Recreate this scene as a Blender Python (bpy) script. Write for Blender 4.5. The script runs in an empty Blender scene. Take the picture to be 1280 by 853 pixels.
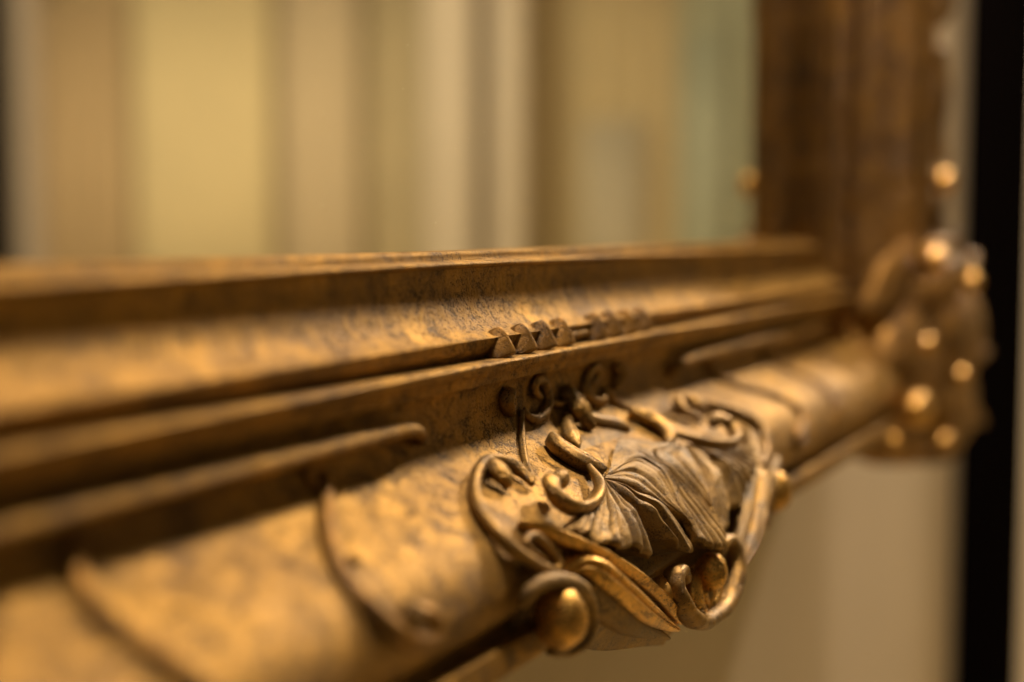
import bpy, bmesh, math, random
from mathutils import Vector, noise
R_ = math.radians
random.seed(7)
S = 0.25                     # metres from the lens to the plane of the glass lip
EYE = 1.45                   # height of the lens above the floor
sc = bpy.context.scene
C = sc.collection

# ------------------------------------------------------------------ camera
YAW, PITCH = math.atan(884/1778*math.cos(math.atan(142/1778))), math.atan(142/1778)
cam_d = bpy.data.cameras.new('camera'); cam = bpy.data.objects.new('camera', cam_d); C.objects.link(cam)
cam.location = (0, 0, EYE)
cam.rotation_euler = (math.pi/2 - PITCH, 0, YAW - math.pi/2)
cam_d.sensor_width = 36; cam_d.lens = 50.0
cam_d.clip_start = 0.02; cam_d.clip_end = 50
cam_d.dof.use_dof = True
cam_d.dof.focus_distance = 2.10*S
cam_d.dof.aperture_fstop = 2.9
cam_d.dof.aperture_blades = 0
sc.camera = cam

# ------------------------------------------------------------------ light
w = bpy.data.worlds.new('World'); sc.world = w; w.use_nodes = True
bg = w.node_tree.nodes['Background']
bg.inputs[0].default_value = (1.0, 0.72, 0.42, 1); bg.inputs[1].default_value = 0.042
def area(name, loc, target, size, size_y, power, col):
    d = bpy.data.lights.new(name, 'AREA'); d.shape = 'RECTANGLE'; d.size = size; d.size_y = size_y
    d.energy = power; d.color = col
    o = bpy.data.objects.new(name, d); C.objects.link(o); o.location = loc
    o.rotation_euler = (Vector(target)-Vector(loc)).to_track_quat('-Z', 'Y').to_euler()
    return o
area('wall_fill', (2.9, 0.07, 2.7), (1.8, 0.30, 1.0), 0.4, 0.12, 72, (1.0, 0.81, 0.57))  # added fill to brighten the wall, no known source
area('ceiling_lamp', (1.0, 0.065, 2.95), (0.85, 0.2, 1.40), 0.20, 0.12, 33, (1.0, 0.80, 0.585))
area('far_fill', (2.1, -2.7, 2.35), (4.6, -2.9, 1.3), 2.2, 0.8, 88, (1.0, 0.83, 0.58))  # added fill that brightens the reflected end of the room
area('side_fill', (-0.9, -1.2, 2.3), (0.45, 0.2, 1.35), 0.4, 0.4, 1.0, (1.0, 0.78, 0.5))  # weak added fill from the left front
sc.view_settings.view_transform = 'Standard'; sc.view_settings.look = 'None'
sc.view_settings.exposure = 0.0; sc.view_settings.gamma = 1.0
sc.cycles.max_bounces = 6
sc.cycles.use_denoising = True
sc.cycles.caustics_reflective = False

# ------------------------------------------------------------------ materials
def nt(name):
    m = bpy.data.materials.new(name); m.use_nodes = True
    t = m.node_tree; return m, t, t.nodes['Principled BSDF']
def ramp(t, fac, stops):
    r = t.nodes.new('ShaderNodeValToRGB'); t.links.new(fac, r.inputs[0])
    e = r.color_ramp.elements
    while len(e) < len(stops): e.new(0.5)
    for el, (p, c) in zip(e, stops): el.position = p; el.color = (*c, 1) if len(c) == 3 else c
    return r.outputs[0]
def noise_tex(t, vec, scale, detail=6, rough=0.6, dist=0.0):
    n = t.nodes.new('ShaderNodeTexNoise'); n.inputs['Scale'].default_value = scale
    n.inputs['Detail'].default_value = detail; n.inputs['Roughness'].default_value = rough
    n.inputs['Distortion'].default_value = dist
    t.links.new(vec, n.inputs['Vector']); return n.outputs['Fac']
def mix(t, fac, a, b, mode='MIX'):
    n = t.nodes.new('ShaderNodeMix'); n.data_type = 'RGBA'; n.blend_type = mode
    if isinstance(fac, float): n.inputs[0].default_value = fac
    else: t.links.new(fac, n.inputs[0])
    for i, x in ((6, a), (7, b)):
        if isinstance(x, tuple): n.inputs[i].default_value = (*x, 1)
        else: t.links.new(x, n.inputs[i])
    return n.outputs[2]
def mathn(t, op, a, b=0.0):
    n = t.nodes.new('ShaderNodeMath'); n.operation = op
    for i, x in ((0, a), (1, b)):
        if isinstance(x, (int, float)): n.inputs[i].default_value = x
        else: t.links.new(x, n.inputs[i])
    return n.outputs[0]
def coords(t, scale=(1, 1, 1), rot=(0, 0, 0)):
    tc = t.nodes.new('ShaderNodeTexCoord'); mp = t.nodes.new('ShaderNodeMapping')
    mp.inputs['Scale'].default_value = scale; mp.inputs['Rotation'].default_value = rot
    t.links.new(tc.outputs['Object'], mp.inputs[0]); return mp.outputs[0]

def gilding(name, gold, worn, dirt, wear=0.5, metal=0.75, rough=(0.32, 0.62), bump=0.25, streak=0.0):
    m, t, b = nt(name)
    v = coords(t)
    vs = coords(t, (9, 22, 22), (0, 0, 0)); vd = coords(t, (1, 1, 0.28), (0, R_(38), 0))
    big = noise_tex(t, v, 26, 5, 0.6, 0.4)
    mid = noise_tex(t, v, 110, 8, 0.7, 0.8)
    fine = noise_tex(t, v, 700, 6, 0.75)
    grit = noise_tex(t, v, 1900, 3, 0.6)
    worn_f = ramp(t, mathn(t, 'ADD', mathn(t, 'MULTIPLY', big, 0.55), mathn(t, 'MULTIPLY', mid, 0.45)),
                  [(wear - 0.10, (0, 0, 0)), (wear + 0.10, (1, 1, 1))])
    c1 = mix(t, worn_f, worn, gold)
    tint = mix(t, fine, (0.50, 0.47, 0.42), (1.45, 1.43, 1.38))
    c2 = mix(t, 1.0, c1, tint, 'MULTIPLY')
    speck = noise_tex(t, v, 1150, 4, 0.7)
    spots = ramp(t, mathn(t, 'ADD', mathn(t, 'MULTIPLY', speck, 0.60), mathn(t, 'MULTIPLY', mid, 0.40)),
                 [(0.430, (1, 1, 1)), (0.472, (0, 0, 0))])
    vo = t.nodes.new('ShaderNodeTexVoronoi'); vo.feature = 'DISTANCE_TO_EDGE'; vo.inputs['Scale'].default_value = 95
    wv = t.nodes.new('ShaderNodeVectorMath'); wv.operation = 'MULTIPLY_ADD'
    nz = t.nodes.new('ShaderNodeTexNoise'); nz.inputs['Scale'].default_value = 160; t.links.new(v, nz.inputs['Vector'])
    t.links.new(nz.outputs['Color'], wv.inputs[0]); wv.inputs[1].default_value = (0.008, 0.008, 0.008); t.links.new(v, wv.inputs[2])
    t.links.new(wv.outputs[0], vo.inputs['Vector'])
    crack = mathn(t, 'MULTIPLY', ramp(t, vo.outputs['Distance'], [(0.010, (1, 1, 1)), (0.028, (0, 0, 0))]),
                  ramp(t, big, [(0.50, (0, 0, 0)), (0.60, (1, 1, 1))]))
    c3 = mix(t, mathn(t, 'MULTIPLY', spots, 0.80), c2, dirt)
    c3 = mix(t, mathn(t, 'MULTIPLY', crack, 0.7), c3, dirt)
    pin = ramp(t, grit, [(0.66, (0, 0, 0)), (0.72, (1, 1, 1))])
    c4 = mix(t, mathn(t, 'MULTIPLY', pin, 0.35), c3, (0.55, 0.42, 0.26))
    t.links.new(c4, b.inputs['Base Color'])
    mt = mathn(t, 'MULTIPLY', mathn(t, 'ADD', mathn(t, 'MULTIPLY', worn_f, 0.6), 0.4),
               mathn(t, 'SUBTRACT', metal, mathn(t, 'MULTIPLY', spots, 0.15)))
    t.links.new(mt, b.inputs['Metallic'])
    mr = t.nodes.new('ShaderNodeMapRange'); t.links.new(mid, mr.inputs[0])
    mr.inputs[1].default_value = 0.3; mr.inputs[2].default_value = 0.7
    mr.inputs[3].default_value = rough[0]; mr.inputs[4].default_value = rough[1]
    t.links.new(mr.outputs[0], b.inputs['Roughness'])
    h = mathn(t, 'ADD', mathn(t, 'MULTIPLY', mid, 0.9), mathn(t, 'MULTIPLY', fine, 0.35))
    h = mathn(t, 'SUBTRACT', h, mathn(t, 'MULTIPLY', spots, 0.3))
    h = mathn(t, 'SUBTRACT', h, mathn(t, 'MULTIPLY', crack, 0.6))
    if streak:
        st = noise_tex(t, vd, 150, 3, 0.5, 0.3)
        h = mathn(t, 'ADD', h, mathn(t, 'MULTIPLY', st, streak))
    bp = t.nodes.new('ShaderNodeBump'); bp.inputs['Strength'].default_value = bump
    bp.inputs['Distance'].default_value = 0.0012
    t.links.new(h, bp.inputs['Height']); t.links.new(bp.outputs[0], b.inputs['Normal'])
    return m
M = {}
M['rail'] = gilding('old_gilding', (0.55, 0.325, 0.082), (0.26, 0.140, 0.034), (0.05, 0.024, 0.008), 0.48, 0.82, (0.38, 0.60), 0.85, 0.6)
M['relief'] = gilding('rubbed_bronze_gilding', (0.50, 0.30, 0.085), (0.22, 0.13, 0.05), (0.03, 0.016, 0.006), 0.48, 0.88, (0.26, 0.50), 0.50)
M['bright'] = gilding('bright_gilding', (0.85, 0.50, 0.13), (0.50, 0.27, 0.08), (0.06, 0.03, 0.010), 0.40, 0.92, (0.20, 0.42), 0.40)
M['aged_shaded'] = gilding('aged_shaded_gilding', (0.52, 0.275, 0.058), (0.21, 0.105, 0.020), (0.02, 0.01, 0.005), 0.52, 0.75, (0.30, 0.55), 0.6)  # old worn gilding, darker because shade is put into its colour
M['dusty'] = gilding('dusty_gilding', (0.50, 0.31, 0.095), (0.27, 0.165, 0.06), (0.06, 0.032, 0.014), 0.52, 0.50, (0.42, 0.66), 0.5)

def paint(name, col, rough=0.6, var=0.12, scale=4, metal=0.0, bump=0.08):
    m, t, b = nt(name)
    v = coords(t); n = noise_tex(t, v, scale, 5, 0.6); f = noise_tex(t, v, scale*40, 4, 0.6)
    lo = tuple(c*(1-var) for c in col); hi = tuple(min(1, c*(1+var)) for c in col)
    t.links.new(mix(t, n, lo, hi), b.inputs['Base Color'])
    b.inputs['Roughness'].default_value = rough; b.inputs['Metallic'].default_value = metal
    bp = t.nodes.new('ShaderNodeBump'); bp.inputs['Strength'].default_value = bump; bp.inputs['Distance'].default_value = 0.001
    t.links.new(f, bp.inputs['Height']); t.links.new(bp.outputs[0], b.inputs['Normal'])
    return m
M['wall'] = paint('tan_wall_paint', (0.80, 0.67, 0.50), bump=0.02)
M['farwall'] = paint('olive_tan_wall_paint', (0.42, 0.33, 0.16), var=0.22, scale=1.6)
M['grey'] = paint('grey_brown_paint', (0.20, 0.155, 0.115))
M['black'] = paint('black_satin_paint', (0.004, 0.003, 0.003), 0.9)
M['black'].node_tree.nodes['Principled BSDF'].inputs['Specular IOR Level'].default_value = 0.0
M['yellow'] = paint('pale_yellow_cloth', (0.55, 0.46, 0.26), 0.8, 0.12, 3)
M['gold'] = paint('pale_olive_cloth', (0.44, 0.36, 0.20), 0.8, 0.2, 4)
M['pink'] = paint('sand_pink_cloth', (0.47, 0.385, 0.25), 0.8, 0.1, 3)
M['post'] = paint('off_white_paint', (0.46, 0.39, 0.28), 0.5)
M['mauve'] = paint('greyish_mauve_paint', (0.44, 0.37, 0.29), 0.6)
M['olive'] = paint('olive_cloth', (0.40, 0.335, 0.20), 0.8, 0.25, 5)
M['sage'] = paint('sage_green_cloth', (0.335, 0.345, 0.235), 0.8, 0.2, 3)
M['teal'] = paint('grey_teal_glaze', (0.34, 0.365, 0.265), 0.7, 0.15, 6)
M['bluegrey'] = paint('blue_grey_cloth', (0.385, 0.345, 0.245), 0.8)
M['brown'] = paint('warm_brown_cloth', (0.42, 0.31, 0.17), 0.8, 0.2, 3)
# silvered glass, a little yellowed, with fine dust
m, t, b = nt('silvered_glass')
v = coords(t)
sp = ramp(t, noise_tex(t, v, 900, 2, 0.5), [(0.76, (0, 0, 0)), (0.80, (1, 1, 1))])
t.links.new(mix(t, sp, (0.80, 0.76, 0.66), (0.85, 0.78, 0.62)), b.inputs['Base Color'])
b.inputs['Metallic'].default_value = 1.0
t.links.new(mathn(t, 'ADD', mathn(t, 'MULTIPLY', sp, 0.5), 0.03), b.inputs['Roughness'])
M['glass'] = m

# ------------------------------------------------------------------ object helpers
def link(name, verts, faces, mat, parent=None, smooth=True, loc=None):
    me = bpy.data.meshes.new(name); me.from_pydata([tuple(p) for p in verts], [], faces)
    bm = bmesh.new(); bm.from_mesh(me); bmesh.ops.recalc_face_normals(bm, faces=bm.faces)
    bm.to_mesh(me); bm.free()
    if smooth:
        for p in me.polygons: p.use_smooth = True
    me.materials.append(mat)
    o = bpy.data.objects.new(name, me); C.objects.link(o)
    if parent is not None: o.parent = parent
    return o
def tag(o, label=None, cat=None, group=None, kind=None):
    for k, x in (('label', label), ('category', cat), ('group', group), ('kind', kind)):
        if x: o[k] = x
    return o
def W(X, dy, dz):            # frame coordinates (in units of S, from the lens) to metres
    return Vector((X*S, dy*S, EYE - dz*S))
def box(name, lo, hi, mat, parent=None, bev=0.002):
    bm = bmesh.new(); bmesh.ops.create_cube(bm, size=1)
    for q in bm.verts:
        q.co = Vector([(lo[i]+hi[i])/2 + q.co[i]*(hi[i]-lo[i]) for i in range(3)])
    if bev: bmesh.ops.bevel(bm, geom=bm.edges[:], offset=bev, segments=2, affect='EDGES')
    me = bpy.data.meshes.new(name); bm.to_mesh(me); bm.free(); me.materials.append(mat)
    o = bpy.data.objects.new(name, me); C.objects.link(o)
    if parent is not None: o.parent = parent
    return o

def catmull(pts, n):
    """n points along a Catmull-Rom spline through pts (tuples of any length)."""
    k = len(pts)-1; out = []
    for i in range(n):
        x = i/(n-1)*k; j = min(int(x), k-1); f = x-j
        p0, p1, p2, p3 = pts[max(j-1, 0)], pts[j], pts[j+1], pts[min(j+2, k)]
        out.append(tuple(0.5*((2*b)+(-a+c)*f+(2*a-5*b+4*c-d)*f*f+(-a+3*b-3*c+d)*f**3) for a, b, c, d in zip(p0, p1, p2, p3)))
    return out

# ------------------------------------------------------------------ frame profile: (dy, dz), outwards from the glass
LIP = 0.0358
PROFILE = [  # (dy, dz, sharp)
 (1.060, 0.0358, 1), (1.000, 0.0352, 1), (0.997, 0.0385, 0), (0.996, 0.0445, 0), (0.995, 0.0480, 1), (0.978, 0.0500, 1), (0.975, 0.0535, 0), (0.979, 0.0580, 1),
 (0.990, 0.0600, 1), (0.9915, 0.075, 0), (0.989, 0.095, 0), (0.984, 0.115, 0), (0.974, 0.133, 0), (0.959, 0.147, 0), (0.940, 0.156, 0), (0.931, 0.1585, 1),
 (0.9335, 0.1598, 0), (0.936, 0.167, 0), (0.940, 0.177, 0), (0.947, 0.185, 1),
 (0.950, 0.189, 1), (0.930, 0.1885, 0), (0.914, 0.1895, 0), (0.909, 0.1915, 0), (0.9085, 0.1945, 0), (0.911, 0.202, 0), (0.919, 0.212, 0), (0.922, 0.222, 1),
 (0.938, 0.225, 1), (0.945, 0.240, 0), (0.946, 0.265, 0), (0.942, 0.290, 0), (0.927, 0.313, 0), (0.895, 0.333, 0), (0.856, 0.350, 0), (0.822, 0.367, 0),
 (0.793, 0.387, 0), (0.774, 0.413, 0), (0.767, 0.443, 0), (0.774, 0.475, 0), (0.792, 0.500, 0), (0.800, 0.508, 1),
 (0.800, 0.515, 1), (0.772, 0.514, 0), (0.766, 0.519, 0), (0.765, 0.545, 0), (0.770, 0.553, 1), (0.800, 0.556, 1), (1.115, 0.556, 1)]
def dense_profile():
    out = []; seg = [PROFILE[0]]
    for p in PROFILE[1:]:
        seg.append(p)
        if p[2]:
            n = 2 if len(seg) == 2 else (len(seg)-1)*4+1
            for q in catmull([(a[0], a[1]) for a in seg], n)[(1 if out else 0):]: out.append(q)
            seg = [p]
    return out
DP = dense_profile()
FACE = [(q[1]/q[0], q[0]) for q in DP]      # ratio dz/dy -> dy, as far as it is seen from the front
def dy_rail(r):
    best = None
    for (r0, a), (r1, c) in zip(FACE[1:], FACE[2:]):
        if (r0-r)*(r1-r) <= 0 and r0 != r1:
            y = a+(c-a)*(r-r0)/(r1-r0)
            if best is None or y < best: best = y
    return best if best is not None else 0.77
SHIELD = [(0.20, 0.935), (0.28, 0.935), (0.32, 0.915), (0.36, 0.885), (0.40, 0.855), (0.45, 0.814), (0.50, 0.785), (0.55, 0.770), (0.60, 0.757), (0.70, 0.735), (0.80, 0.720), (0.95, 0.715)]
def dy_shield(r):
    for (r0, a), (r1, c) in zip(SHIELD, SHIELD[1:]):
        if r <= r1: return a+(c-a)*(r-r0)/(r1-r0)
    return SHIELD[-1][1]
CX = 2.10                    # the middle of the bottom rail
XR = 3.867                   # sight edge at the right corner
XL = 2*CX - XR               # and at the left
def nrm(fn, dz, dy):
    r = dz/dy; e = 0.02
    a, b_ = fn(r-e), fn(r+e)
    ty, tz = b_-a, -( (r+e)*b_-(r-e)*a )
    n = Vector((0, tz, -ty))
    if n.y > 0: n = -n
    if n.length < 1e-6: n = Vector((0, -1, 0))
    n.normalize()
    if n.z < -0.25: n = Vector((0, -0.97, -0.25))
    return n
# ------------------------------------------------------------------ the mirror
mirror = bpy.data.objects.new('gilded_mirror', None); C.objects.link(mirror)
tag(mirror, 'ornate antique mirror in a heavy gilded frame carved with scrolls, leaves and beads', 'mirror')
ZT = LIP - 5.2               # sight edge at the top (dz, negative is above the lens)

def wob(X, k):               # slight unevenness of the old moulding
    return 0.0013*noise.noise(Vector((X*2.3, k*0.13, 1.7))) + 0.0005*noise.noise(Vector((X*19, k*0.6, 9.1)))
def rail(name, kind, n):
    verts, faces = [], []
    P = DP; m_ = len(P)
    for i in range(n+1):
        f = i/n
        for k, (dy, dz) in enumerate(P):
            wd = dz-LIP
            if kind in ('bottom', 'top'):
                X = (XL-wd)+(XR-XL+2*wd)*f
                d = dy + wob(X, k)*(1 if k < m_-2 else 0)
                verts.append(W(X, d, dz if kind == 'bottom' else ZT-wd))
            else:
                z = (ZT-wd)+(LIP-ZT+2*wd)*f
                d = dy + wob(z+40, k)*(1 if k < m_-2 else 0)
                verts.append(W(XR+wd if kind == 'right' else XL-wd, d, z))
    for i in range(n):
        for k in range(m_-1):
            a = i*m_+k; faces.append((a, a+1, a+m_+1, a+m_))
        a = i*m_; faces.append((a+m_-1, a, a+m_, a+2*m_-1))
    o = link(name, verts, faces, M['rail'], mirror)
    me = o.data
    sharp = set(k for k, q in enumerate(P) if any(p[2] and abs(p[0]-q[0]) < 1e-9 and abs(p[1]-q[1]) < 1e-9 for p in PROFILE))
    at_ = me.attributes.new('sharp_edge', 'BOOLEAN', 'EDGE')
    flags = [False]*len(me.edges)
    for e in me.edges:
        a, b_ = e.vertices
        if abs(a-b_) == m_ and (a % m_) in sharp: flags[e.index] = True
    at_.data.foreach_set('value', flags)
    return o
bottom = rail('bottom_rail', 'bottom', 420)
right = rail('side_rail', 'right', 260)
right.data.materials[0] = M['aged_shaded']  # shade of the upright carried by the darker gilding colour
left = rail('side_rail', 'left', 40)
top = rail('top_rail', 'top', 40)
box('mirror_glass', ((XL-0.06)*S, 1.030*S, EYE-(LIP+0.06)*S), ((XR+0.06)*S, 1.046*S, EYE-(ZT-0.06)*S), M['glass'], mirror, 0)
box('backing_board', ((XL-0.3)*S, 1.062*S, EYE-(LIP+0.3)*S), ((XR+0.3)*S, 1.10*S, EYE-(ZT-0.3)*S), M['grey'], mirror, 0.001)

# ---- surfaces the carving lies on
def f_edge(r):
    return 0.757 if r > 0.56 else dy_rail(r)-0.006
def f_cart(r, X):
    k = max(0.0, 1-((X-CX)/0.52)**2)
    return f_edge(r)+(dy_shield(r)-f_edge(r))*k
def f_rail(r, X): return dy_rail(r)
TH = 26.36
Fv = Vector((math.cos(YAW)*math.cos(PITCH), math.sin(YAW)*math.cos(PITCH), -math.sin(PITCH)))
Rv = Vector((math.sin(YAW), -math.cos(YAW), 0)); Uv = Rv.cross(Fv)
def at(u, v, fn, lift=0.0):
    """a traced point -> its foot (X, dy, dz) on surface fn, such that the point lifted along the normal lies on the sight line"""
    uu, vv = u, v
    for k in range(6):
        d = Fv+Rv*((uu-640)/1778)-Uv*((vv-426.5)/1778)
        r = -d.z/d.y; X = 2.0
        for _ in range(8):
            dy = fn(r, X); X = d.x/d.y*dy
        n = nrm(lambda q: fn(q, X), r*dy, dy)
        q = Vector((X, dy, -r*dy))+n*lift
        z = q.dot(Fv); pu = 640+1778*q.dot(Rv)/z; pv = 426.5-1778*q.dot(Uv)/z
        uu += 0.8*(u-pu); vv += 0.8*(v-pv)
    return Vector((X, dy, r*dy)), n, lift

def sweep(name, pts, mat, parent, flat=1.0, n=None, seg=14, mirrored=False, taper=(0.25, 0.25), slim=0.78, bell=False):
    """solid rounded moulding along pts = [(X, dy, dz, halfwidth, height, nx, ny, nz, lift)]"""
    n = n or max(12, len(pts)*7)
    q = catmull(pts, n)
    verts, faces = [], []
    cen = []
    for p in q:
        X = 2*CX-p[0] if mirrored else p[0]
        N = Vector((-p[5] if mirrored else p[5], p[6], p[7])).normalized()
        cen.append((W(X, p[1], p[2])+N*(p[8]*S), N, p[3]*S*slim, p[4]*S*slim*0.85))
    L = [0.0]
    for a, b_ in zip(cen, cen[1:]): L.append(L[-1]+(b_[0]-a[0]).length)
    for i, (c, N, hw, hh) in enumerate(cen):
        T = (cen[min(i+1, n-1)][0]-cen[max(i-1, 0)][0])
        T = T.normalized() if T.length > 1e-9 else Vector((1, 0, 0))
        N2 = (N-T*N.dot(T)); N2 = N2.normalized() if N2.length > 1e-4 else Vector((0, -1, 0))
        B = T.cross(N2)
        e0 = L[i]/max(1e-6, taper[0]*4*hw); e1 = (L[-1]-L[i])/max(1e-6, taper[1]*4*hw)
        k = 1.0
        for e in (e0, e1):
            if e < 1: k *= math.sqrt(max(0.0, 1-(1-e)**2))
        k = max(k, 0.03)
        jit = 1+0.12*noise.noise(c*230)+0.05*noise.noise(c*900)
        for j in range(seg):
            a = 2*math.pi*j/seg
            ca, sa = math.cos(a), math.sin(a)
            if bell:
                if sa > -0.05: ca *= 1+0.75*(1-sa)**1.5
                else: ca *= 1.75; sa *= 0.4
            verts.append(c+B*(ca*hw*k*jit)+N2*(sa*hh*k*jit))
    for i in range(n-1):
        for j in range(seg):
            a = i*seg+j; b_ = i*seg+(j+1) % seg
            faces.append((a, b_, b_+seg, a+seg))
    faces.append(tuple(range(seg))); faces.append(tuple(range((n-1)*seg, n*seg))[::-1])
    return link(name, verts, faces, mat, parent)

def leaf(name, pts, mat, parent, n=None, mm=17, mirrored=False, groove=0.5, flutes=0, serr=0.0, nser=4, thick=0.018, dome=1.0, tip=0.5, base=0.75, ridge=0.0):
    """solid carved leaf: a domed strip with a central groove and scalloped edges, tapering to its tip"""
    n = n or max(22, len(pts)*10)
    q = catmull(pts, n)
    cen = []
    for p in q:
        X = 2*CX-p[0] if mirrored else p[0]
        N = Vector((-p[5] if mirrored else p[5], p[6], p[7])).normalized()
        cen.append((W(X, p[1], p[2])+N*(p[8]*S), N, p[3]*S, p[4]*S))
    topv, botv, faces = [], [], []
    for i, (c, N, hw, hh) in enumerate(cen):
        f = i/(n-1)
        T = (cen[min(i+1, n-1)][0]-cen[max(i-1, 0)][0]).normalized()
        N2 = (N-T*N.dot(T)).normalized(); B = T.cross(N2)
        if mirrored: B = -B
        k = 1.0
        if f > 1-tip: k = math.sqrt(max(0.0004, 1-((f-(1-tip))/tip)**2))
        if f < 0.12: k *= base+(1-base)*(f/0.12)
        s_ = 1+serr*(abs(math.sin(math.pi*nser*f))-0.5)
        for j in range(mm):
            t_ = -1+2*j/(mm-1)
            h = dome*((1-abs(t_)**2.4)*(1-ridge)+ridge*(1-abs(t_))**0.9)
            h -= groove*math.exp(-(t_/0.17)**2)*(0.4+0.6*min(1, 3*f))
            if flutes: h -= 0.28*(0.5-0.5*math.cos(2*math.pi*flutes*t_))*(1-abs(t_)**3)
            h *= hh*(k**0.5)
            p = c+B*(t_*hw*k*s_)+N2*h
            topv.append(p)
            botv.append(c+B*(t_*hw*k*s_*0.86)-N2*(thick*S)*(1-0.25*abs(t_)))
    verts = topv+botv; o = len(topv)
    for i in range(n-1):
        for j in range(mm-1):
            a = i*mm+j; faces.append((a, a+1, a+mm+1, a+mm)); faces.append((o+a, o+a+mm, o+a+mm+1, o+a+1))
        a = i*mm; faces.append((a, a+mm, o+a+mm, o+a)); a = i*mm+mm-1; faces.append((a, o+a, o+a+mm, a+mm))
    for j in range(mm-1):
        faces.append((j, o+j, o+j+1, j+1)); a = (n-1)*mm+j; faces.append((a, a+1, o+a+1, o+a))
    return link(name, verts, faces, mat, parent)

def ball(name, c, rx, ry, rz, mat, parent, mirrored=False, crease=0.0, seed=0):
    bm = bmesh.new(); bmesh.ops.create_icosphere(bm, subdivisions=4, radius=1)
    X = 2*CX-c[0] if mirrored else c[0]
    o = W(X, c[1], c[2])
    for q in bm.verts:
        d = 1+0.06*noise.noise(q.co*1.4+Vector((seed, 0, 0)))+0.02*noise.noise(q.co*6+Vector((seed, 3, 0)))
        if crease: d -= crease*math.exp(-((q.co.z-0.35*q.co.x-0.25)/0.07)**2)+0.6*crease*math.exp(-((q.co.x+0.3*q.co.z+0.5)/0.06)**2)
        q.co = o+Vector((q.co.x*rx*S*d, q.co.y*ry*S*d, q.co.z*rz*S*d))
    me = bpy.data.meshes.new(name); bm.to_mesh(me); bm.free()
    for p in me.polygons: p.use_smooth = True
    me.materials.append(mat)
    ob = bpy.data.objects.new(name, me); C.objects.link(ob); ob.parent = parent
    return ob

def pts_of(lst, fn):
    out = []
    for (u, v, lift, hw, hh) in lst:
        p, n, l = at(u, v, fn, lift)
        out.append((p.x, p.y, p.z, hw, hh, n.x, n.y, n.z, l))
    return out

# ---- cartouche body: the shield under the carving, hanging below the lower edge of the rail
def body():
    verts, faces = [], []; na, nr = 96, 70; back = 8
    for i in range(na+1):
        a = -0.50+1.0*i/na; X = CX+a
        rmax = 0.862-0.30*abs(a)-0.05*(abs(a)/0.5)**3
        rmin = 0.355-0.02*math.cos(a*7)
        edge = min(1.0, (0.50-abs(a))/0.05)
        for j in range(nr+1):
            r = rmin+(rmax-rmin)*j/nr
            dy = f_cart(r, X)
            # shallow flutes that radiate from the top of the shield
            ang = math.atan2(a, (r-0.30)*1.6+1e-4)
            fl = 0.007*math.cos(ang*13)*min(1, max(0, (r-0.40)*6))
            j_ = j/nr
            top_in = 0.03*max(0, 1-j_/0.08)
            dy += 0.012+0.018*(1-edge)+top_in-fl
            if r > 0.68: dy += 0.045*math.exp(-(a/0.11)**2)*min(1, (r-0.68)/0.03)*(1 if j_ < 0.93 else 0.4)
            if j_ > 0.88: dy += 0.03*((j_-0.88)/0.12)**2
            verts.append(W(X, dy, r*(dy)))
        rb = verts[-1]
        for j in range(1, back+1):
            f = j/back
            verts.append(Vector((rb.x, rb.y+(0.80*S-rb.y)*f, rb.z+0.006*math.sin(f*math.pi/2))))
    m_ = nr+1+back
    for i in range(na):
        for j in range(m_-1):
            a = i*m_+j; faces.append((a, a+1, a+m_+1, a+m_))
    return link('cartouche', verts, faces, M['dusty'], mirror)
cart = body()

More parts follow.
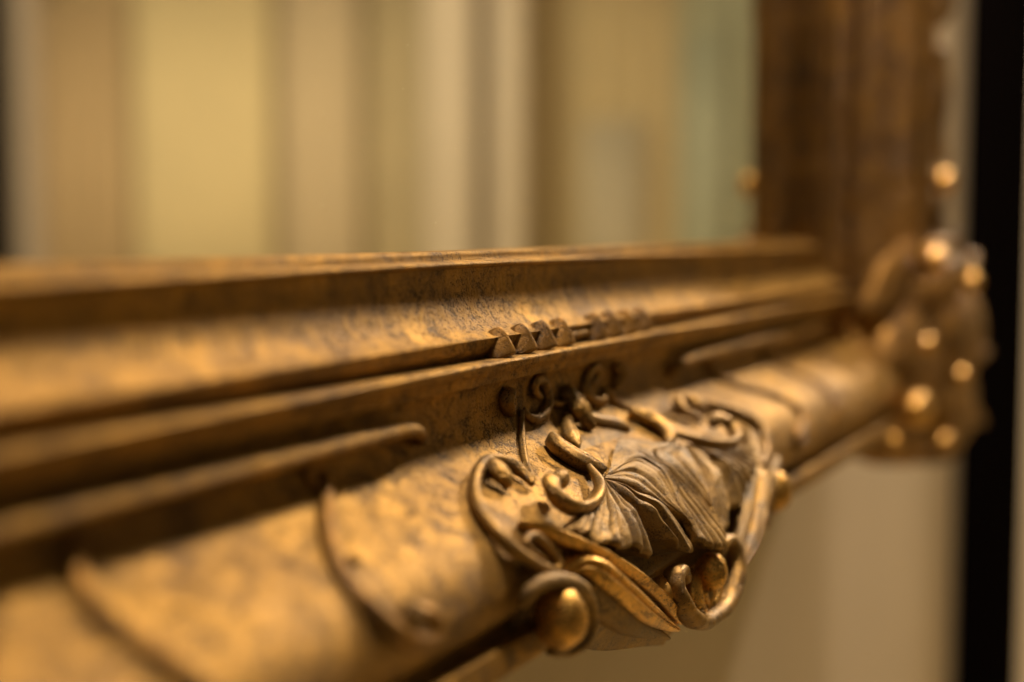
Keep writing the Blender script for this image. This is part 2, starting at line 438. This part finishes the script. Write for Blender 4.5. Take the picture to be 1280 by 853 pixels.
def fan(name, rays, mat, parent, mirrored, grooves, nq=54, ns=260):
    """carved acanthus fan: rays = [(s, [(X, r, lift) x 4])] from its left edge to the middle line; its edge is cut down to the shield"""
    def lerp_ray(s):
        ks = [q[0] for q in rays]
        j = 0
        while j < len(ks)-2 and s > ks[j+1]: j += 1
        f = (s-ks[j])/(ks[j+1]-ks[j]); f = max(0, min(1, f)); f = f*f*(3-2*f)*0.35+f*0.65
        return [tuple(a+(b_-a)*f for a, b_ in zip(p, q)) for p, q in zip(rays[j][1], rays[j+1][1])]
    verts, faces = [], []
    for i in range(ns+1):
        s = i/ns; cp = lerp_ray(s)
        gd = 0.0
        for (g, wd, dp) in grooves: gd += dp*math.exp(-((s-g)/wd)**2)
        fine = 0.0013*math.cos(s*math.pi*2*15)+0.0012*noise.noise(Vector((s*60, 3, 0)))
        q_ = catmull(cp, nq+1)
        for j, (X, r, l) in enumerate(q_):
            f = j/nq
            side = min(1.0, s/0.02)
            l2 = (l-(gd+fine)*min(1, f*3)*(0.75+0.25*f)*(0.75+0.55*noise.noise(Vector((s*14, f*2.0, 7.7)))))*(0.35+0.65*side)
            e = max(0.0, (f-0.93)/0.07); l2 -= 0.008*e*e
            l2 += 0.0030*noise.noise(Vector((s*11, f*6, 2.2)))+0.0016*noise.noise(Vector((s*40, f*9, 5.2)))
            dy = f_cart(r, X); n = nrm(lambda t_: f_cart(t_, X), r*dy, dy)
            if mirrored: X = 2*CX-X
            verts.append(W(X, dy, r*dy)+n*(l2*S))
        # cut edge, slightly undercut
        for k, (back, down) in enumerate(((0.004, 0.010), (0.012, 0.022), (0.016, 0.060))):
            X, r, l = q_[-1]; X0, r0_, l0 = q_[-6]
            dX, dr = X-X0, r-r0_; L_ = math.hypot(dX, dr)+1e-6
            X2, r2 = X-dX/L_*back, r-dr/L_*back
            dy = f_cart(r2, X2); n = nrm(lambda t_: f_cart(t_, X2), r2*dy, dy)
            if mirrored: X2 = 2*CX-X2
            verts.append(W(X2, dy, r2*dy)+n*(max(-0.012, l-gd-down)*S))
    m_ = nq+1+3
    for i in range(ns):
        for j in range(m_-1):
            a = i*m_+j; faces.append((a, a+1, a+m_+1, a+m_))
    # wall down along the left edge
    o = len(verts)
    for j in range(m_):
        p = verts[j]; verts.append(Vector((p.x, p.y+0.03*S, p.z-0.02*S)))
    for j in range(m_-1): faces.append((j, o+j, o+j+1, j+1))
    return link(name, verts, faces, mat, parent)
def xr(u, v, lift, fn=None):
    p, n, l = at(u, v, fn or f_cart, lift); return (p.x, p.z/p.y, lift)
# (u, v, lift, halfwidth, height)
K = f_cart; Rl = f_rail
_o = [(752,598,.006),(753,598,.006),(755,597,.007),(757,596,.007),(758,595,.008),(760,594,.008)]
def _ray(s, m1, m2, e, o=(754,598,.006)):
    return (s, [xr(*o), xr(*m1), xr(*m2), xr(*e)])
FAN = [_ray(0.0000,(742,614,.010),(730,636,.020),(721,655,.028)),
       _ray(0.0525,(745,616,.014),(738,642,.026),(730,667,.034)),
       _ray(0.0963,(748,617,.016),(745,642,.028),(741,664,.034)),
       _ray(0.1225,(750,618,.016),(747,642,.028),(743,666,.034)),
       _ray(0.1750,(754,620,.018),(753,648,.032),(750,680,.038)),
       _ray(0.2363,(757,620,.018),(762,648,.034),(764,679,.042)),
       _ray(0.2712,(759,620,.018),(765,647,.034),(769,675,.042)),
       _ray(0.3237,(762,620,.020),(772,648,.036),(779,687,.044)),
       _ray(0.3850,(766,620,.020),(782,647,.038),(793,685,.046)),
       _ray(0.4113,(768,620,.020),(785,646,.038),(797,680,.046)),
       _ray(0.4637,(772,619,.022),(793,645,.040),(810,690,.046)),
       _ray(0.5031,(775,618,.024),(800,643,.042),(821,697,.042)),
       _ray(0.5337,(780,616,.020),(806,638,.034),(828,672,.036)),
       _ray(0.5775,(785,613,.022),(818,637,.042),(848,674,.050)),
       _ray(0.6300,(788,611,.024),(828,636,.046),(864,690,.050)),
       _ray(0.6738,(791,609,.024),(836,635,.046),(872,690,.050)),
       _ray(0.7000,(793,608,.022),(838,634,.040),(876,662,.044)),
       (0.86,[xr(758,594,.008),(CX-.028,.46,.016),(CX-.050,.58,.038),(CX-.060,.66,.056)]),
       (0.93,[xr(760,592,.008),(CX-.014,.47,.018),(CX-.024,.585,.042),(CX-.030,.695,.068)]),
       (1.00,[(CX,.400,.006),(CX,.48,.018),(CX,.59,.042),(CX,.706,.072)])]
for mir in (False, True):
    # large C scroll round the side of the cartouche
    sweep('c_scroll', pts_of([(667,607,.004,.006,.008),(651,589,.006,.010,.014),(631,579,.006,.012,.017),(612,577,.006,.013,.019),(599,587,.006,.012,.018),(593,608,.005,.011,.016),(597,632,.005,.011,.015),(612,657,.005,.011,.015),(633,680,.005,.011,.015),(654,697,.005,.011,.015),(675,710,.005,.011,.015),(691,714,.005,.010,.014),(697,706,.006,.009,.013),(690,692,.007,.008,.012),(680,680,.008,.008,.012),(669,671,.008,.008,.011),(660,672,.007,.007,.010),(657,680,.006,.006,.009),(666,691,.005,.005,.008),(683,700,.004,.004,.006)], K), M['relief'], cart, n=150, mirrored=mir)
    leaf('scroll_lip', pts_of([(610,583,.010,.010,.014),(622,590,.012,.016,.014),(633,600,.010,.014,.010),(636,610,.004,.008,.006)], K), M['relief'], cart, mirrored=mir, groove=0.2, thick=.01)
    # comma scroll with a flat round end
    sweep('comma_scroll', pts_of([(694,600,.024,.018,.014),(689,606,.024,.018,.016),(694,619,.022,.014,.018),(708,631,.020,.013,.020),(724,636,.020,.012,.020),(740,630,.020,.011,.019),(749,616,.018,.010,.017),(748,602,.014,.009,.014),(741,590,.010,.008,.010),(733,580,.006,.006,.008)], K), M['relief'], cart, n=80, mirrored=mir, seg=18)
    p, nn, l_ = at(700, 600, K, .024); p = p+Vector((0, nn.y, -nn.z))*l_
    ball('scroll_eye', p, .022, .012, .014, M['relief'], cart, mirrored=mir, seed=4)
    # little scrolls and stem under the ridge
    leaf('comma_leaf', pts_of([(640,488,.004,.006,.008),(633,496,.006,.014,.016),(634,508,.006,.014,.016),(641,521,.004,.007,.008)], Rl), M['relief'], bottom, mirrored=mir, groove=.15, thick=.01)
    sweep('hook_scroll', pts_of([(677,497,.006,.006,.008),(669,490,.006,.008,.012),(670,478,.006,.009,.013),(679,476,.006,.009,.014),(684,488,.006,.009,.014),(686,503,.006,.009,.015),(681,517,.006,.010,.016),(670,524,.006,.009,.014),(659,519,.005,.007,.011),(654,510,.004,.005,.008)], Rl), M['relief'], bottom, n=70, mirrored=mir, bell=True, slim=.62)
    sweep('stem', pts_of([(652,512,.003,.005,.009),(652,535,.003,.005,.010),(654,560,.003,.006,.010),(658,580,.003,.006,.010),(665,600,.003,.006,.010)], Rl), M['relief'], bottom, mirrored=mir, bell=True, slim=.62)
    p, nn, _ = at(702, 492, Rl, 0)
    ball('bead', (p.x, p.y-.004, p.z), .009, .014, .009, M['relief'], bottom, mirrored=mir, seed=2)
    sweep('bar', pts_of([(712,497,.005,.005,.010),(720,500,.007,.006,.012),(727,496,.007,.006,.012),(731,488,.005,.005,.009)], Rl), M['relief'], bottom, mirrored=mir, bell=True, slim=.62)
    # petals over the top of the fan
    leaf('petal', pts_of([(708,515,.002,.008,.006),(711,533,.006,.014,.009),(717,548,.008,.016,.010),(724,560,.004,.008,.006)], Rl), M['relief'], bottom, mirrored=mir, groove=.25, thick=.012)
    leaf('acanthus_leaf', pts_of([(690,543,.002,.008,.006),(702,556,.008,.014,.010),(722,569,.012,.016,.010),(742,579,.010,.014,.009),(758,586,.002,.008,.006)], K), M['relief'], cart, mirrored=mir, groove=.4, thick=.02, tip=.3, ridge=.5)
    # fluted acanthus fan, each half from its left edge to the middle line
    fan('acanthus_fan', FAN, M['dusty'], cart, mir, [(.109,.016,.024),(.262,.018,.026),(.402,.016,.024),(.525,.019,.032),(.70,.016,.034),(.05,.009,.007),(.184,.010,.009),(.332,.010,.009),(.464,.009,.007),(.612,.012,.010),(.745,.007,.005),(.782,.010,.013),(.83,.007,.006),(.862,.010,.016),(.905,.007,.006),(.945,.010,.012),(1.0,.012,.010)])
    # gilded wings sweeping from the scroll to the tip; mirrored upper pair duller, highlight dimmed in the gilding
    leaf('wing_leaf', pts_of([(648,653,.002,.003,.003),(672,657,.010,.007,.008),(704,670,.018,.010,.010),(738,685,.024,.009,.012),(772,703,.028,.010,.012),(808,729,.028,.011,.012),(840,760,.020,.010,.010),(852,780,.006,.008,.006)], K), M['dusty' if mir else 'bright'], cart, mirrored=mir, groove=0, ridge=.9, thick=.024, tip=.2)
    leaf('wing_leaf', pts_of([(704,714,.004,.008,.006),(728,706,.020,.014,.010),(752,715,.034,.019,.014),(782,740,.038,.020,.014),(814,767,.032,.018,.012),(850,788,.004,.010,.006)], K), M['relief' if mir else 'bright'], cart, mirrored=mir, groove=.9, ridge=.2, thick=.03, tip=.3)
    leaf('wing_leaf', pts_of([(708,738,.010,.012,.008),(734,736,.020,.020,.012),(764,754,.026,.024,.012),(796,778,.022,.020,.010),(838,799,.002,.008,.006)], K), M['dusty'], cart, mirrored=mir, groove=.2, ridge=.8, thick=.034, tip=.35)
    # rolled volute with the gilded ball
    p, nn, l_ = at(700, 772, K, .022); p = p+Vector((0, nn.y, -nn.z))*l_
    ball('ball', p, .030, .036, .041, M['bright'], cart, mirrored=mir, seed=5)
    sweep('volute', pts_of([(650,760,.000,.008,.010),(664,738,.010,.012,.014),(690,726,.022,.014,.018),(716,730,.028,.014,.020),(733,750,.028,.012,.020),(737,778,.024,.011,.018),(728,804,.018,.010,.016),(708,816,.012,.009,.014),(686,814,.010,.008,.012)], K), M['dusty'], cart, n=90, mirrored=mir)
    # U shaped loops beside the centre bead
    sweep('loop', pts_of([(856,730,.020,.007,.012),(850,714,0.024,.010,.018),(843,718,0.027,.011,.020),(844,738,0.029,.011,.021),(854,760,0.030,.012,.022),(869,776,0.030,.013,.022),(885,775,0.029,.012,.020),(896,760,0.024,.010,.018),(900,742,.024,.008,.014)], K), M['relief'], cart, n=90, mirrored=mir, seg=18, slim=1.05)
    leaf('inner_leaf', pts_of([(874,712,.010,.014,.010),(872,728,.018,.026,.012),(874,746,.022,.030,.012),(880,762,.018,.020,.010),(886,770,.010,.008,.006)], K), M['bright'], cart, mirrored=mir, groove=1.1, thick=.014, tip=.3)
    leaf('inner_leaf', pts_of([(826,722,.006,.010,.010),(832,740,.016,.014,.014),(842,760,.014,.012,.012),(852,780,.004,.008,.008)], K), M['bright'], cart, mirrored=mir, groove=.3, thick=.02)
# centre line pieces
def centre(lst, fn):
    out = []
    for (r, lift, hw, hh) in lst:
        dy = fn(r, CX); n = nrm(lambda q: fn(q, CX), r*dy, dy)
        out.append((CX, dy, r*dy, hw, hh, n.x, n.y, n.z, lift))
    return out
r0 = .742; d0 = f_cart(r0, CX)
ball('centre_bead', (CX, d0-.036, r0*d0-.004), .027, .026, .031, M['bright'], cart, crease=.10, seed=9)
leaf('tip_leaf', centre([(.75,.004,.030,.010),(.79,.014,.040,.016),(.83,.012,.034,.016),(.865,.002,.014,.010)], K), M['dusty'], cart, groove=.5, flutes=1, thick=.02, tip=.4)
leaf('centre_petal', centre([(.27,.004,.012,.010),(.30,.014,.020,.016),(.335,.018,.022,.018),(.37,.008,.012,.012)], Rl), M['relief'], bottom, groove=.3, thick=.012)

# ---- S scrolls either side, and the half-round mouldings of the side panels
for mir in (False, True):
    sweep('s_scroll', pts_of([(398,610,.002,.006,.008),(390,600,.004,.009,.012),(386,588,.004,.010,.013),(396,583,.004,.010,.013),(405,592,.004,.010,.014),(408,620,.004,.010,.015),(409,655,.004,.011,.016),(416,690,.004,.011,.016),(432,722,.004,.012,.017),(456,752,.004,.013,.018),(484,780,.004,.014,.020),(512,798,.006,.014,.022),(535,800,.008,.014,.022),(546,786,.008,.012,.020),(538,770,.008,.011,.018),(522,765,.006,.010,.014),(514,772,.004,.008,.010)], Rl), M['aged_shaded'], bottom, n=140, mirrored=mir, bell=True, slim=.62)
    sweep('s_scroll', pts_of([(118,690,.002,.008,.010),(106,672,.004,.011,.014),(96,664,.004,.012,.015),(92,690,.004,.012,.016),(104,735,.004,.013,.017),(140,778,.004,.014,.018),(190,812,.004,.015,.020),(240,850,.004,.016,.022),(290,900,.004,.016,.022),(320,960,.004,.014,.020)], Rl), M['aged_shaded'], bottom, n=120, mirrored=mir, bell=True, slim=.5)
    # half-round moulding that ends in a small curl
    pl = pts_of([(526,556,.004,.008,.011),(524,545,.012,.010,.016),(513,538,.020,.013,.020),(492,541,.020,.014,.020),(470,546,.020,.015,.021)], Rl)
    zc = pl[-1]
    for Xq in (1.45, 1.25, 1.05, 0.9, 0.7, 0.5):
        pl.append((Xq, zc[1], zc[2], .016, .022, zc[5], zc[6], zc[7], zc[8]))
    sweep('half_round_moulding', pl, M['rail'], bottom, n=90, mirrored=mir)
    leaf('small_knob', pts_of([(500,760,.002,.008,.008),(514,768,.008,.016,.014),(528,776,.004,.010,.010)], Rl), M['dusty'], bottom, mirrored=mir)
    p, nn, _ = at(438, 703, Rl, 0)
    ball('small_bead', (p.x, p.y-.004, p.z-.004), .007, .009, .007, M['relief'], bottom, mirrored=mir)
# ---- row of leaf tips standing along the foot of the cove
tips = [(-.305,.036),(-.225,.037),(-.148,.038),(-.074,.038)]
for s_ in (-1, 1):
    for a, h in tips:
        X = CX+.035+s_*abs(a)*.93
        out = []
        for f in (0, .35, .7, 1.0):
            dz = .189-(h+.004)*f
            out.append((X-.008*f, .934+.006*f+.008*f*f, dz, (.036 if s_ < 0 else .033)*(1-.72*f), .024*(1-.35*f), 0, -.74, .67, .001))
        leaf('leaf_tip', out, M['aged_shaded'], bottom, groove=0, ridge=.8, serr=0, thick=.022, tip=.35, n=20, mm=11)  # shaded faces of the tips darkened through the gilding colour
out = [(CX+.03+a, .941, .1755, .011*max(.2, 1-(abs(a)/.46)**4), .014, 0, -.85, .53, .001) for a in (-.055,-.02,.02,.055)]
sweep('centre_bar', out, M['rail'], bottom)

# ---- right-hand corner and side rail: lumps, scrolls and beads
def on(X, dz, lift, hw, hh):
    wv, wh = dz-LIP, X-XR
    wd = max(wv, wh); dy = 0.77
    for (a, b_) in DP[2:]:
        if b_-LIP <= wd+1e-6: dy = a
    if wd > .52: dy = .765
    return (X, dy, dz, hw, hh, .15, -.95, .25, lift)
def flat(d): return lambda r, X: d
def trace(d, lst):
    out = []
    for (u, v, lift, hw, hh) in lst:
        dd = Fv+Rv*((u-640)/1778)-Uv*((v-426.5)/1778); y = d-lift
        out.append((dd.x/dd.y*y, y, -dd.z/dd.y*y, hw, hh, .12, -.93, .35, 0))
    return out
def trace_x(X0, lst):        # on the plane X = X0 (scrolls that curl outwards along the edge of the side rail)
    out = []
    for (u, v, lift, hw, hh) in lst:
        dd = Fv+Rv*((u-640)/1778)-Uv*((v-426.5)/1778); X = X0-lift
        out.append((X, dd.y/dd.x*X, -dd.z/dd.x*X, hw, hh, -.80, -.55, .2, 0))
    return out
def trace_c(off, lst):       # on the slanting face of the corner ornament
    out = []
    for (u, v, lift, hw, hh) in lst:
        dd = Fv+Rv*((u-640)/1778)-Uv*((v-426.5)/1778); k = dd.x/dd.y
        y = (0.86+off-lift+0.28*3.9)/(1+0.28*k)
        out.append((k*y, y, -dd.z/dd.y*y, hw, hh, -.27, -.93, .25, 0))
    return out
def tball(name, d, u, v, r, mat, par, sx=1.0, X0=4.36):
    q = trace_c(d-.79, [(u, v, 0, 0, 0)])[0] if name[0] == 'c' else trace_x(X0, [(u, v, 0, 0, 0)])[0]
    return ball(name, (q[0], q[1], q[2]), r*sx, r*.9, r, mat, par, seed=u)
q = trace_c(.05, [(1132, 452, 0, 0, 0)])[0]
corner = ball('corner_ornament', q[:3], .34, .11, .19, M['aged_shaded'], mirror, seed=21)
for (cu, cv, rx_, ry_, rz_) in ((1190,420,.26,.09,.17),(1180,505,.26,.09,.16),(1110,500,.22,.08,.14),(1068,512,.24,.07,.12),(1040,505,.20,.05,.09)):
    q = trace_c(.04, [(cu, cv, 0, 0, 0)])[0]
    ball('corner_boss', q[:3], rx_, ry_, rz_, M['aged_shaded'], corner, seed=cu)
for p in ([(1050,478,.0,.03,.02),(1090,455,.04,.06,.04),(1135,425,.06,.07,.05),(1180,392,.06,.05,.04),(1205,372,.03,.02,.02)],
          [(1060,505,.0,.03,.02),(1095,520,.04,.05,.04),(1135,535,.06,.06,.04),(1175,548,.05,.04,.03),(1200,556,.02,.02,.02)],
          [(1085,420,.0,.03,.02),(1098,385,.03,.06,.04),(1115,350,.04,.06,.04),(1135,318,.03,.04,.03),(1150,300,.01,.02,.02)],
          [(1120,460,.03,.03,.02),(1160,452,.06,.05,.04),(1195,448,.07,.05,.04),(1222,442,.05,.03,.03),(1236,438,.03,.02,.02)],
          [(1110,485,.03,.03,.02),(1150,490,.06,.05,.04),(1190,500,.07,.05,.04),(1218,516,.05,.03,.03),(1230,530,.03,.02,.02)],
          [(1030,520,-.03,.03,.02),(1060,535,.0,.05,.03),(1095,552,.03,.06,.04),(1130,562,.04,.05,.03),(1155,566,.03,.03,.02)],
          [(1120,400,.03,.03,.02),(1150,375,.05,.05,.04),(1185,350,.06,.05,.04),(1210,330,.04,.03,.03),(1220,318,.02,.02,.02)]):
    leaf('corner_leaf', trace_c(.02, [(a, b, c*.6, d, e*.8) for a, b, c, d, e in p]), M['aged_shaded'], corner, groove=.5, flutes=1, serr=.2, nser=3, thick=.05, tip=.4)
for p in ([(1150,330,.03,.014,.02),(1165,308,.05,.018,.024),(1192,306,.06,.02,.024),(1206,330,.06,.018,.022),(1190,346,.05,.014,.02)],
          [(1120,560,.03,.014,.02),(1140,572,.05,.018,.02),(1170,574,.06,.02,.024),(1196,566,.06,.016,.02)]):
    sweep('corner_scroll', trace_c(.02, [(a, b, c*.6, d, e*.8) for a, b, c, d, e in p]), M['aged_shaded'], corner, n=50)
for (u, v, r, sx, d) in ((1170,324,.036,1.7,.72),(1215,352,.028,1.3,.66),(1146,512,.050,1.5,.66),(1117,552,.024,1.3,.68),(1181,553,.028,1.3,.66),(1202,470,.022,1.3,.64),(1062,542,.02,1.2,.72),(1160,430,.024,1.3,.66)):
    tball('corner_bead', d, u, v, r, M['bright'], corner, sx)
for p in ([(1112,-8,.02,.016,.02),(1122,18,.04,.02,.026),(1148,30,.05,.022,.028),(1176,18,.05,.022,.026),(1184,-8,.04,.02,.024),(1170,-30,.03,.018,.02),(1148,-26,.03,.014,.018),(1146,-6,.03,.012,.016),(1158,2,.03,.010,.014)],
          [(1098,122,.00,.012,.014),(1112,106,.02,.015,.02),(1134,100,.03,.016,.022),(1150,108,.02,.012,.016)],
          [(1130,148,.00,.012,.014),(1144,138,.02,.015,.02),(1160,140,.03,.015,.02),(1170,150,.02,.012,.014)],
          [(1180,240,.03,.012,.016),(1172,264,.03,.014,.018),(1176,288,.03,.016,.02),(1196,300,.03,.014,.018)],
          [(1176,60,.02,.012,.016),(1180,110,.03,.014,.018),(1174,160,.02,.014,.018),(1178,210,.02,.012,.014)]):
    sweep('side_scroll', trace_x(4.42, [(a, b, c*.3, d, e) for a, b, c, d, e in p]), M['dusty'], right, n=50, slim=1.35)
tball('side_bead', .745, 1180, 228, .034, M['bright'], right, 1.2)
tball('side_bead', .78, 1163, 12, .022, M['relief'], right, 1.2, 4.42)

# ------------------------------------------------------------------ the wall behind and what stands by it
def struct(name, lo, hi, mat):
    o = box(name, lo, hi, mat, None, 0); o['kind'] = 'structure'; return o
struct('wall', (-2.0, 0.281, 0), (3.3, 0.45, 3.2), M['wall'])
floor = struct('floor', (-3, -5.5, -0.1), (6.5, 0.45, 0.0), M['farwall'])
# black casing at the right edge of the photo
def pix_wall(u, yy):          # X (m) of a vertical at photo column u on the plane y = yy
    d = Fv+Rv*((u-640)/1778); return d.x/d.y*yy
c = box('door_casing', (pix_wall(1231, .25), 0.235, 0.0), (pix_wall(1275, .25), 0.280, 2.6), M['black'], None, 0.003)
tag(c, 'narrow black upright casing on the tan wall at the right edge of the photo', 'door frame')
# what the mirror reflects: the far end of the room
YV = 2*1.030*S
FX = 4.6
struct('far_wall', (FX, -5.4, 0), (FX+.1, -.2, 3.2), M['farwall'])
def yr(u, x):                 # y of the thing at distance x that the mirror shows at photo column u
    d = Fv+Rv*((u-640)/1778); return YV - x*d.y/d.x
def drape(name, u0, u1, x, mat, label, cat, z0=0.9, z1=2.4, amp=.012, fold=.09, seed=0):
    ya, yb = yr(u0, x), yr(u1, x); n = max(8, int(abs(yb-ya)/.012)); verts = []; faces = []
    for i in range(n+1):
        y = ya+(yb-ya)*i/n
        for z in (z0, (z0+z1)/2, z1):
            o = amp*math.sin(y/fold*2*math.pi+seed+.5*math.sin(y*9))
            verts.append((x+o, y, z))
        for z in (z1, (z0+z1)/2, z0):
            verts.append((x+o+.008, y, z))
    for i in range(n):
        for j in range(6):
            a = i*6+j; b_ = i*6+(j+1) % 6; faces.append((a, b_, b_+6, a+6))
    faces.append(tuple(range(6))); faces.append(tuple(range(n*6, n*6+6)))
    o = link(name, verts, faces, mat, None); tag(o, label, cat); return o
def post(name, u0, u1, x, mat, label, cat, z0=0.0, z1=2.7):
    o = box(name, (x, yr(u0, x), z0), (x+.05, yr(u1, x), z1), mat, None, .004); tag(o, label, cat); return o
post('dark_post', -60, 8, 4.30, M['black'], 'black upright reflected at the left edge of the mirror', 'post')
post('grey_post', 10, 52, 4.40, M['mauve'], 'greyish upright reflected beside the black one at the far left', 'post')
drape('brown_curtain', 55, 165, 4.45, M['brown'], 'warm brown hanging cloth reflected left of the yellow one', 'curtain', seed=1)
drape('yellow_curtain', 172, 345, 4.40, M['yellow'], 'wide pale yellow hanging cloth reflected in the left of the mirror', 'curtain', seed=2)
drape('pink_curtain', 352, 452, 4.45, M['pink'], 'sand pink hanging cloth reflected right of the yellow one', 'curtain', seed=3)
drape('olive_curtain', 452, 532, 4.50, M['olive'], 'narrow olive cloth reflected left of the pale posts', 'curtain', seed=4)
post('pale_post', 532, 592, 4.40, M['post'], 'wider pale upright reflected in the middle of the mirror, left of the dark gap', 'post')
post('pale_post', 614, 652, 4.40, M['post'], 'pale upright reflected in the middle of the mirror, right of the dark gap', 'post')
drape('gold_curtain', 725, 845, 4.50, M['gold'], 'golden olive cloth reflected right of the pale posts', 'curtain', seed=6)
drape('sage_curtain', 845, 1010, 4.50, M['sage'], 'sage green cloth reflected beside the right side of the frame', 'curtain', seed=7)

def patch(name, u0, u1, v0, v1, x, mat, label, cat):
    def zz(v, u):
        d = Fv+Rv*((u-640)/1778)-Uv*((v-426.5)/1778); return EYE + x*d.z/d.x
    u = (u0+u1)/2
    return drape(name, u0, u1, x, mat, label, cat, z0=zz(v1, u), z1=zz(v0, u), amp=.006)
patch('hanging_cloth', 728, 800, 150, 420, 4.47, M['bluegrey'], 'small blue grey patch of cloth reflected above the leaf tips of the lower rail', 'cloth')
patch('hanging_cloth', 852, 905, 40, 420, 4.47, M['teal'], 'pale green patch of cloth reflected near the right side of the frame', 'cloth')
